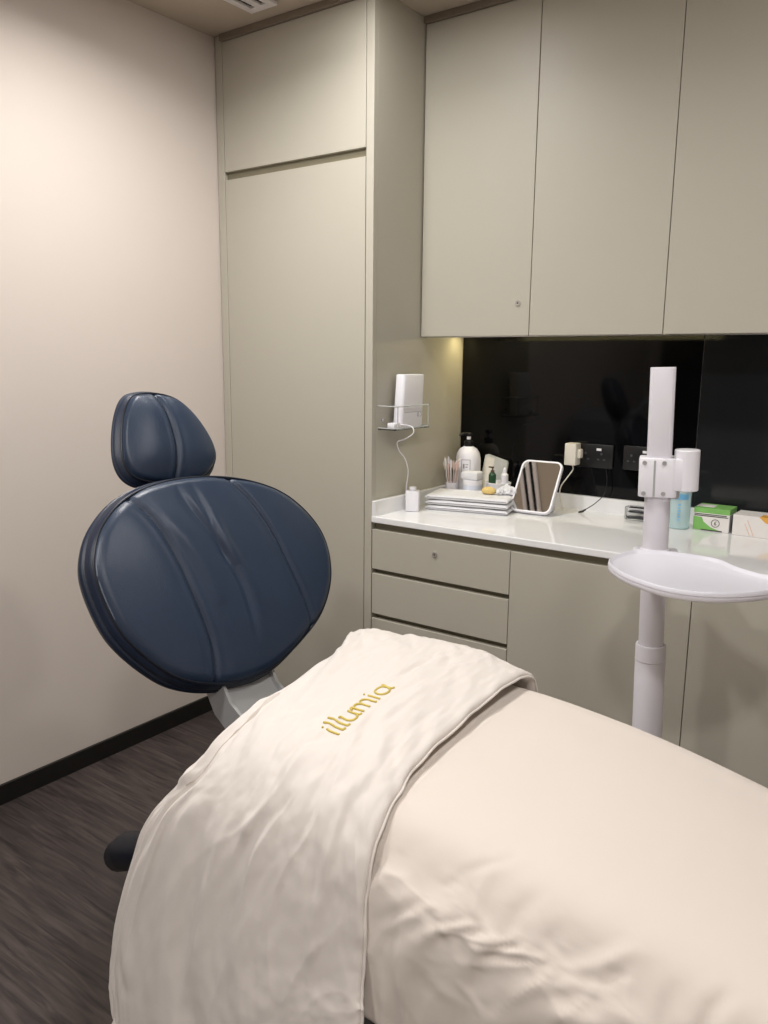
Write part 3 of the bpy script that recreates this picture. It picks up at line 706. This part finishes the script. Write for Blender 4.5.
# ------------------------------------------------------------------ things on the worktop
# towels
rnd = random.Random(4)
TC = Vector((-1.443, 2.560, 0)); TA = math.radians(13)
labs = ['white folded towel at the bottom of the stack beside the table mirror', 'white folded towel in the middle of the stack beside the table mirror', 'white folded towel on top of the stack beside the table mirror']
def folded_towel(z0, th, L, D, dx, dy, lab, da=0):
    Mx = Matrix.Translation((TC.x+dx, TC.y+dy, z0)) @ Matrix.Rotation(TA+da, 4, 'Z')
    t = empty('folded_towel', (TC.x+dx, TC.y+dy, z0), lab, 'towel', 'folded towels on the worktop')
    n1, n2 = 40, 30
    bm = bmesh.new()
    def top(x, y): return th+.0025*float(pnoise(x*14, y*14, int(z0*1000) % 50))
    G = {}
    for s in (0, 1):
        for i in range(n1+1):
            for j in range(n2+1):
                a, b = i/n1*2-1, j/n2*2-1
                x, y = a*L/2, b*D/2
                k = max(0, max(abs(a), abs(b))*1.0-.90)/.10
                z = top(x, y)-th*.40*k*k if s else .0+th*.38*k*k
                G[s, i, j] = bm.verts.new(Vector((x*(1+.0), y, z)))
    for s in (0, 1):
        for i in range(n1):
            for j in range(n2): bm.faces.new((G[s, i, j], G[s, i+1, j], G[s, i+1, j+1], G[s, i, j+1]))
    edge = [(i, 0) for i in range(n1)]+[(n1, j) for j in range(n2)]+[(i, n2) for i in range(n1, 0, -1)]+[(0, j) for j in range(n2, 0, -1)]
    for (i, j), (k, l) in zip(edge, edge[1:]+edge[:1]): bm.faces.new((G[0, i, j], G[0, k, l], G[1, k, l], G[1, i, j]))
    R = Matrix.Rotation(TA+da, 4, 'Z')
    for v in bm.verts: v.co = R @ v.co
    o = obj('cloth', bm, 'towel', t, angle=70)
    bm = bmesh.new(); tube(bm, [R @ Vector(p) for p in ((-L/2+.01, -D/2-.0006, th*.5), (0, -D/2-.0006, th*.5+.001), (L/2-.008, -D/2-.0006, th*.45), (L/2+.0004, -D/2+.008, th*.45), (L/2+.0006, D/2-.02, th*.5))], .0011, 6)
    obj('hem_stitching', bm, 'towel_edge', t)
    return t
z = CT+.0005
for k, (th, dx, dy) in enumerate(((.016, 0, 0), (.016, -.002, .001), (.017, -.004, .002))):
    folded_towel(z, th, .31, .168, dx, dy, labs[k], .01*k); z += th+.0035
TT = z   # top of the stack

# white jar near the drawer end
t = empty('square_jar', (-1.596, 2.393, CT), 'small square white jar with a round cap at the left end of the worktop', 'jar')
bm = bmesh.new(); prism(bm, rrect(.048, .048, .006), .0005, .074, .003, mtx=Matrix.Rotation(.5, 4, 'Z')); obj('body', bm, 'white', t)
bm = bmesh.new(); lathe(bm, [(.011, .073), (.011, .077), (.013, .0775), (.013, .087), (.0125, .088), (0, .088)], 28); obj('cap', bm, 'white', t)

OZ = CT+.0005

# pump bottle
t = empty('pump_bottle', (-1.567, 2.738, OZ), 'large white round-shouldered bottle with a black pump in the back corner', 'bottle')
bm = bmesh.new(); lathe(bm, [(0, 0), (.046, 0), (.049, .004), (.049, .150), (.0482, .165), (.044, .184), (.034, .200), (.019, .209), (.016, .213), (0, .213)], 40); obj('body', bm, 'white', t)
bm = bmesh.new(); lathe(bm, [(.0185, .210), (.0185, .229), (.015, .232), (.006, .233), (.006, .251), (.013, .252), (.014, .260), (.010, .263), (0, .263)], 24)
tube(bm, [(0, 0, .258), (-.012, -.016, .259), (-.018, -.032, .256), (-.020, -.035, .249)], [.006, .006, .005, .004], 10)
obj('pump', bm, 'blackp', t)
bm = bmesh.new(); lathe(bm, [(0, .2365), (.0082, .2365), (.0082, .248), (0, .248)], 16); obj('pump_collar', bm, 'white', t)
def label_patch(bm, r, a0, a1, z0, z1, mi=0, n=10, tk=.0006):
    V_ = []
    for k in range(n+1):
        a = math.radians(a0+(a1-a0)*k/n); V_.append([bm.verts.new((rr*math.cos(a), rr*math.sin(a), zz)) for rr, zz in ((r, z0), (r+tk, z0), (r+tk, z1), (r, z1))])
    for A_, B_ in zip(V_, V_[1:]):
        for k in range(4): bm.faces.new((A_[k], A_[(k+1) % 4], B_[(k+1) % 4], B_[k]))
    bm.faces.new(V_[0]); bm.faces.new(V_[-1])
bm = bmesh.new()
a0, a1, z0, z1 = -92, -50, .112, .162
for q in ((a0, a1, z0, z0+.002), (a0, a1, z1-.002, z1), (a0, a0+2.5, z0, z1), (a1-2.5, a1, z0, z1)): label_patch(bm, .0491, *q)
label_patch(bm, .0491, -84, -76, .127, .145); label_patch(bm, .0491, -72, -62, .131, .135); label_patch(bm, .0491, -72, -60, .141, .144); label_patch(bm, .0491, -116, -100, .122, .126); label_patch(bm, .0491, -114, -102, .134, .137)
obj('printed_label', bm, 'inkgrey', t)

# brush cup
t = empty('brush_cup', (-1.572, 2.672, OZ+.0), 'white cup crowded with small brushes and sticks beside the pump bottle', 'cup')
t.location = (-1.590, 2.655, OZ)
bm = bmesh.new(); lathe(bm, [(0, 0), (.021, 0), (.0225, .003), (.024, .075), (.0225, .075), (.021, .005), (0, .005)], 28); obj('body', bm, 'white', t)
stick_labels = {'tan': 'thin tan stick leaning in the white brush cup', 'pink': 'pale pink makeup brush in the white brush cup', 'white': 'white-tipped swab stick in the white brush cup', 'blackp': 'black-handled brush in the white brush cup'}
kinds = ['pink', 'white', 'pink', 'tan', 'white', 'blackp', 'pink', 'white', 'pink', 'tan', 'blackp', 'white', 'pink', 'white', 'pink', 'pink']
for k, kd in enumerate(kinds):
    a = 2*PI*k/len(kinds)
    b = Vector((.0100*math.cos(a), .0100*math.sin(a), .006)); lean = .020+.026*rnd.random(); H = .150+.024*rnd.random()
    tp = Vector((lean*math.cos(a), lean*math.sin(a), H))
    # stay inside the rim
    at = b.lerp(tp, (.074-b.z)/(tp.z-b.z)); rr = math.hypot(at.x, at.y)
    if rr > .0200: k_ = (.0200-.010)/(.068)*(H-.006)+.010; tp.x, tp.y = k_*math.cos(a), k_*math.sin(a)
    s = empty('cosmetic_brush', t.location, stick_labels[kd], 'brush', 'brushes in the cup: '+kd.replace('blackp', 'black'))
    bm = bmesh.new(); tube(bm, [b, b.lerp(tp, .8)], .0018, 8); obj('handle', bm, kd if kd != 'white' else 'white', s)
    bm = bmesh.new(); tube(bm, [b.lerp(tp, .78), b.lerp(tp, .84), b.lerp(tp, .95), tp], [.002, .0042, .0046, .002], 8); obj('tip', bm, {'pink': 'pink', 'tan': 'cream', 'white': 'white', 'blackp': 'pink'}[kd], s)

# tubs etc. in front of the bottle
t = empty('cream_tub', (-1.507, 2.669, OZ), 'round bluish-white cosmetic tub in front of the pump bottle', 'tub')
bm = bmesh.new(); lathe(bm, [(0, 0), (.034, 0), (.036, .003), (.036, .072), (0, .072)], 32); obj('body', bm, mat('bluish_white_plastic', (.72, .76, .86), .4), t)
bm = bmesh.new(); lathe(bm, [(0, .0725), (.0375, .0725), (.038, .075), (.038, .090), (.0365, .092), (0, .092)], 32); obj('lid', bm, 'white', t)
bm = bmesh.new(); box(bm, -.036, .036, -.028, .028, 0, .030, .007)
for v in bm.verts: v.co.z += .002*math.sin(v.co.x*90)*(v.co.z > .015)
o = obj('folded_tissue', bm, 'towel'); o.location = (-1.507, 2.668, OZ+.0925); tag(o, 'folded white tissue resting on the round cosmetic tub', 'tissue')
t = empty('shallow_bowl', (-1.422, 2.722, OZ), 'round white bowl under the tiny green and white bottles', 'bowl')
bm = bmesh.new(); lathe(bm, [(0, 0), (.035, 0), (.038, .003), (.047, .078), (.0485, .082), (.047, .0835), (.0445, .081), (.043, .074), (0, .072)], 36); obj('bowl', bm, 'white', t)
def pump_small(loc, lab, mb, mc, s=1):
    t = empty('small_pump_bottle', loc, lab, 'bottle')
    bm = bmesh.new(); lathe(bm, [(0, 0), (.0125*s, 0), (.0135*s, .002), (.0135*s, .034*s), (.010*s, .042*s), (.006*s, .045*s), (0, .045*s)], 24); obj('body', bm, mb, t)
    bm = bmesh.new(); lathe(bm, [(.0068*s, .043*s), (.0068*s, .052*s), (.0025*s, .053*s), (.0025*s, .059*s), (.005*s, .060*s), (.005*s, .065*s), (0, .066*s)], 18)
    tube(bm, [(0, 0, .063*s), (-.014*s, -.004, .0635*s)], .0028*s, 8); obj('pump', bm, mc, t)
pump_small((-1.443, 2.710, OZ+.0735), 'tiny dark green bottle with a brown pump standing in the white bowl', 'greenglass', 'brown', 1.05)
t = empty('dropper_bottle', (-1.397, 2.722, OZ+.0735), 'tiny white bottle with a pointed cap right of the dark green bottle', 'bottle')
bm = bmesh.new(); lathe(bm, [(0, 0), (.013, 0), (.014, .002), (.014, .040), (.008, .047), (0, .047)], 24); obj('body', bm, 'white', t)
bm = bmesh.new(); lathe(bm, [(.0075, .0465), (.0075, .058), (.004, .068), (0, .069)], 18); obj('cap', bm, 'white', t)
# zip pouch leaning on the glass
t = empty('zip_pouch', (-1.488, 2.778, OZ), 'frosted zip pouch with a cream card inside leaning behind the small bottles', 'pouch')
mx_ = frame_m((0, 0, 0), (1, .0, 0), (.10, .12, .987), (0, -1, .12))
out = [(-.058, 0), (.050, 0), (.052, .152), (.046, .160), (-.038, .180), (-.052, .176)]
bm = bmesh.new(); prism(bm, out, -.006, .006, .003, mtx=mx_); obj('pouch', bm, 'frost', t, angle=40)
bm = bmesh.new(); prism(bm, [(-.052, .004), (-.004, .004), (-.006, .164), (-.036, .172), (-.046, .168)], .0062, .0072, mtx=mx_); obj('card', bm, 'cream', t, smooth=False)
# crumpled gauze and sponge
def blob(name, c, rx, ry, rz, m, seed, amp=.25, parent=None, flat=True):
    bm = bmesh.new(); bmesh.ops.create_icosphere(bm, subdivisions=4, radius=1)
    for v in bm.verts:
        p = v.co.copy(); k = 1+amp*float(pnoise(p.x*2+p.z, p.y*2-p.z, seed))+amp*.5*float(pnoise(p.x*5+p.z*3, p.y*5, seed+1))
        v.co = Vector((p.x*rx*k, p.y*ry*k, p.z*rz*k))
        if flat: v.co.z = max(v.co.z, -rz*.55)
    o = obj(name, bm, m, parent); o.location = Vector(c)+Vector((0, 0, rz*.55 if flat else 0)); return o
o = blob('makeup_sponge', (-1.392, 2.590, TT), .027, .020, .016, 'yellow', 31, .1); tag(o, 'rounded yellow makeup sponge lying on the towel stack', 'sponge')
o = blob('gauze_wad', (-1.330, 2.618, TT), .030, .018, .021, 'towel', 33, .6); tag(o, 'large crumpled white gauze wad between sponge and mirror', 'gauze', None)
o = blob('gauze_wad', (-1.352, 2.596, TT), .012, .012, .013, 'towel', 35, .9); tag(o, 'small crumpled white gauze wad touching the yellow sponge', 'gauze', None)

# table mirror, leaning back on its foot
MC = Vector((-1.226, 2.585, CT))
t = empty('table_mirror', MC, 'rounded white table mirror leaning back on the worktop', 'mirror')
mn = Vector((.025, -.838, .544)).normalized(); mxv = Vector((0, 0, 1)).cross(mn); mxv = -mxv if mxv.x < 0 else mxv; mxv.normalize(); my = mn.cross(mxv); my = -my if my.z < 0 else my
W_, H_ = .158, .208
o0 = my*(H_/2)+Vector((0, 0, .0085))
Mm = frame_m(o0, mxv, my, mn)
bm = bmesh.new(); prism(bm, rrect(W_, H_, .026, 8), -.012, 0, .003, mtx=Mm)
A = rrect(W_, H_, .026, 8); B = rrect(W_-.014, H_-.014, .020, 8)
va = [bm.verts.new(Mm @ Vector((x*.985, y*.985, -.0005))) for x, y in A]; vb = [bm.verts.new(Mm @ Vector((x*.985, y*.985, .003))) for x, y in A]; vc = [bm.verts.new(Mm @ Vector((x, y, .003))) for x, y in B]; vd = [bm.verts.new(Mm @ Vector((x, y, -.0005))) for x, y in B]
for a, b in ((va, vb), (vb, vc), (vc, vd)):
    for k in range(len(a)): bm.faces.new((a[k], a[(k+1) % len(a)], b[(k+1) % len(a)], b[k]))
obj('frame', bm, 'white', t)
bm = bmesh.new(); prism(bm, B, .0003, .0012, mtx=Mm); obj('mirror_glass', bm, 'mirror', t, smooth=False)
bm = bmesh.new()   # wedge-shaped foot behind the mirror
prism(bm, [(.012, .0006), (.12, .0006), (.128, .004), (.13, .012), (.10, .075), (.084, .088)], -.045, .045, .003, mtx=frame_m((0, 0, 0), (0, 1, 0), (0, 0, 1), (1, 0, 0)))
obj('foot', bm, 'white', t)

# sockets on the glass, adapter, cables
def socket(x, z, wd, lab):
    t = empty('wall_socket', (x, YB-.009, z), lab, 'socket')
    bm = bmesh.new(); box(bm, -wd/2, wd/2, -.010, 0, -.043, .043, .003); obj('plate', bm, 'blackp', t)
    bm = bmesh.new(); box(bm, wd*.08, wd*.08+.018, -.0125, -.0095, .020, .029, .001); obj('switch_mark', bm, 'white', t)
    for sx in ((-.03, .03) if wd > .1 else (0,)):
        for q in ((sx-.0035, sx+.0035, .005, .013), (sx-.015, sx-.007, -.014, -.009), (sx+.007, sx+.015, -.014, -.009)):
            bm = bmesh.new(); box(bm, q[0], q[1], -.0107, -.0095, q[2], q[3]); obj('pin_hole', bm, 'darkp', t, smooth=False)
socket(-1.085, 1.085, .146, 'black double wall socket on the glass behind the table mirror')
socket(-.915, 1.088, .120, 'black wall socket on the glass just left of the tray stand')
t = empty('power_adapter', (-1.150, YB-.020, 1.090), 'cream plug-in power adapter on the black socket right of the mirror', 'adapter')
bm = bmesh.new(); box(bm, -.026, .018, -.05, -.001, -.040, .040, .004); box(bm, .012, .030, -.035, -.004, -.015, .020, .007, seg=3); obj('body', bm, 'cream', t)
bm = bmesh.new(); tube(bm, crom([(0, -.03, -.040), (.002, -.03, -.058), (-.012, -.042, -.085), (-.03, -.055, -.12), (-.03, -.06, -.155), (-.01, -.07, -.203)], 6), .0022, 8); obj('cable', bm, 'cream', t)
t = empty('power_cable', (-1.03, YB-.02, 1.05), 'thin black cable hanging from the socket onto the worktop', 'cable')
bm = bmesh.new(); tube(bm, crom([(0, -.012, 0), (.008, -.016, -.05), (.005, -.025, -.095), (-.02, -.045, -.13), (-.05, -.065, -.155)], 6), .0016, 8); obj('wire', bm, 'blackp', t)
bm = bmesh.new(); tube(bm, [(-.047, -.063, -.1525), (-.056, -.068, -.1595), (-.064, -.073, -.1625), (-.070, -.077, -.1635)], [.003, .0042, .0042, .002], 10); obj('connector', bm, 'blackp', t)

# clear plastic case left of the pole
t = empty('clear_case', (-.885, 2.745, CT), 'small clear faceted plastic case on the worktop left of the tray stand', 'case')
bm = bmesh.new()
oc = [(-.045, -.015), (-.030, -.030), (.03, -.030), (.045, -.015), (.045, .015), (.03, .030), (-.03, .030), (-.045, .015)]
prism(bm, oc, .0005, .045, .004); obj('body', bm, 'clear', t, angle=25)
bm = bmesh.new(); prism(bm, [(x*.8, y*.8) for x, y in oc], .006, .012, .001); prism(bm, [(x*.7, y*.7) for x, y in oc], .026, .030, .001); obj('contents', bm, 'darkp', t, angle=25)

# aqua bottles
def aqua(x, y, r, H, lab):
    t = empty('aqua_bottle', (x, y, CT), lab, 'bottle')
    bm = bmesh.new(); lathe(bm, [(0, .0005), (r*.9, .0005), (r, .004), (r, H-.012), (r*.85, H-.003), (r*.4, H), (0, H)], 32); obj('body', bm, 'aqua', t)
    bm = bmesh.new(); lathe(bm, [(0, H+.0005), (r*.55, H+.0005), (r*.55, H+.028), (0, H+.028)], 24); obj('cap', bm, 'white', t)
    return t
t = aqua(-.733, 2.690, .034, .133, 'translucent aqua bottle with blue print in front of the green carton')
bm = bmesh.new(); label_patch(bm, .0345, -130, -30, .100, .118)
lb = obj('blue_band', bm, 'aqualabel', t)
bm = bmesh.new()
for k in range(6): label_patch(bm, .0344, -85, -72+3*(k % 2), .030+.010*k, .035+.010*k)
obj('print', bm, 'aqualabel', t)
aqua(-.800, 2.735, .026, .105, 'pale aqua bottle half hidden behind the tray stand pole')

# cartons
t = empty('glove_carton', (-.652, 2.736, CT), 'green and white printed carton beside the aqua bottle', 'box')
Rz = Matrix.Rotation(math.radians(-1), 4, 'Z')
bm = bmesh.new(); box(bm, -.036, .075, -.040, .055, .0005, .075, .001); obj('carton', bm, 'card', t, smooth=False)
bm = bmesh.new(); box(bm, -.0362, .0752, -.0402, .0552, .058, .0755, .001); prism(bm, [(-.036, .002), (.055, .002), (.018, .014), (-.004, .030), (-.010, .044), (-.036, .046)], .0401, .0407, mtx=frame_m((0, 0, 0), (1, 0, 0), (0, 0, 1), (0, -1, 0))); obj('green_print', bm, 'greenprint', t, smooth=False)
bm = bmesh.new(); box(bm, -.034, .066, -.0412, -.0402, .0535, .0558); box(bm, -.034, .071, -.0412, -.0402, .0485, .0508); box(bm, -.01, .055, -.0412, -.0402, .0020, .0050)
_R = Matrix.Translation((.033, -.0405, .028)) @ Matrix.Rotation(PI/2, 4, 'X')
lathe(bm, [(.0115, 0), (.0130, 0), (.0130, .0008), (.0115, .0008), (.0115, 0)], 32, mtx=_R)
tube(bm, [_R @ Vector(p) for p in ((.003, .006, .0004), (-.002, .003, .0004), (-.003, -.003, .0004), (0, -.006, .0004), (.003, -.003, .0004), (0, .0, .0004), (-.003, -.002, .0004))], .0008, 6)
obj('dark_print', bm, 'ink', t, smooth=False)
bm = bmesh.new(); box(bm, -.035, .02, -.02, .03, .0757, .0762); obj('dispensing_slot', bm, 'card', t, smooth=False)
bm = bmesh.new(); box(bm, .0754, .0760, -.038, .052, .003, .056); obj('grey_side', bm, 'inkgrey', t, smooth=False)  # thin grey sheet covering the carton's right face
t = empty('tissue_carton', (-.467, 2.733, CT), 'white carton with orange print at the right end of the worktop', 'box')
bm = bmesh.new(); box(bm, -.098, .14, -.045, .055, .0005, .066, .001); obj('carton', bm, 'card', t, smooth=False)
fm = frame_m((0, 0, 0), (1, 0, 0), (0, 0, 1), (0, -1, 0))
bm = bmesh.new(); prism(bm, [(-.022, .066), (-.002, .049), (.03, .040), (.08, .046), (.08, .066)], .0451, .0457, mtx=fm); box(bm, -.018, .08, -.045, .0, .0661, .0666); obj('orange_print', bm, 'orange', t, smooth=False)
bm = bmesh.new()
for a, b in (((-.055, .052), (-.034, .004)), ((-.062, .040), (-.045, .004))): tube(bm, [fm @ Vector((*a, .0453)), fm @ Vector((*b, .0453))], .0008, 6)
obj('line_print', bm, 'peach', t)

# ------------------------------------------------------------------ wall shelf with white device
SX = XR
t = empty('acrylic_shelf', (SX, 2.335, 1.185), 'small clear acrylic rail shelf screwed to the cabinet side', 'shelf')
bm = bmesh.new(); box(bm, .001, .078, -.082, .130, -.002, .003, .001); obj('shelf_plate', bm, 'clear', t, smooth=False)
for z_ in (.080, .004):
    bm = bmesh.new(); tube(bm, crom([(.001, -.082, z_), (.03, -.084, z_), (.070, -.078, z_), (.078, -.062, z_), (.078, 0, z_), (.078, .115, z_), (.070, .130, z_), (.03, .134, z_), (.001, .134, z_)], 4), .0024, 8)
    obj('rail', bm, 'railclear', t)
for y_ in (-.070, .122):
    bm = bmesh.new(); tube(bm, [(.076, y_, .004), (.076, y_, .080)], .0018, 8); obj('post', bm, 'railclear', t)
    bm = bmesh.new(); lathe(bm, [(0, .001), (.006, .001), (.006, .004), (0, .005)], 16, mtx=Matrix.Translation((0, y_*.8, .03)) @ Matrix.Rotation(PI/2, 4, 'Y')); obj('screw', bm, 'chrome', t)
t = empty('white_device', (SX+.042, 2.376, 1.189), 'white wedge-shaped device standing in the acrylic wall shelf', 'device')
bm = bmesh.new()
prism(bm, rrect(.140, .040, .013), 0, .184, .004, mtx=frame_m((0, 0, 0), (0, 1, 0), (-1, 0, 0), (0, 0, 1)))
for v in bm.verts: v.co.y += v.co.z*(.09 if v.co.y < 0 else .045)
obj('body', bm, 'white', t)
bm = bmesh.new(); box(bm, .0202, .0206, -.050, .064, .052, .0535); obj('front_line', bm, 'inkgrey', t, smooth=False)
for y_, a0, a1 in ((.036, 0, 360), (.052, 130, -130)):
    bm = bmesh.new(); tube(bm, [(.0204, y_+.005*math.cos(math.radians(a0+(a1-a0)*k/14)), .042+.007*math.sin(math.radians(a0+(a1-a0)*k/14))) for k in range(15)], .0008, 6); obj('front_mark', bm, 'inkgrey', t, smooth=False)
t = empty('charging_cable', (SX+.02, 2.33, 1.18), 'thin white cable dangling below the acrylic shelf down to the square jar', 'cable')
bm = bmesh.new(); tube(bm, crom([(.03, -.030, .020), (.050, -.018, .020), (.082, -.014, .014), (.086, -.014, -.008), (.05, -.012, -.03), (.016, -.008, -.043), (.010, .012, -.075), (.008, .048, -.102), (.008, .066, -.130), (.008, .074, -.160), (.006, .070, -.200), (.004, .066, -.26)], 6), .002, 8); obj('wire', bm, 'white', t)
bm = bmesh.new(); box(bm, .015, .045, -.070, -.032, .010, .028, .003); obj('plug', bm, 'white', t)
# ------------------------------------------------------------------ trolley machine that shows as a reflection in the black glass
M['machine'] = mat('machine_grey_plastic', (.30, .32, .36), .45)
t = empty('laser_trolley', (-2.08, -.02, 0), 'dark grey wheeled treatment machine with a hose near the left wall', 'machine')
bm = bmesh.new(); prism(bm, rrect(.42, .52, .06), .10, .90, .02); obj('body', bm, 'machine', t)
bm = bmesh.new(); prism(bm, [(-.25, 0), (.25, 0), (.22, .12), (.12, .18), (-.1, .19), (-.2, .12)], -.20, .20, .02, mtx=frame_m((0, 0, .90), (0, 1, 0), (0, 0, 1), (1, 0, 0))); obj('console', bm, 'machine', t)
bm = bmesh.new(); tube(bm, crom([(.15, -.1, 1.05), (.2, -.2, 1.15), (.22, -.32, 1.05), (.22, -.34, .8), (.2, -.3, .5)], 8), .022, 12); obj('hose', bm, 'machine', t)
for sx in (-.15, .15):
    for sy in (-.2, .2):
        bm = bmesh.new(); lathe(bm, [(0, -.015), (.045, -.015), (.05, -.01), (.05, .01), (.045, .015), (0, .015)], 20, mtx=Matrix.Translation((sx, sy, .05)) @ Matrix.Rotation(PI/2, 4, 'X'))
        obj('caster', bm, 'blackp', t)
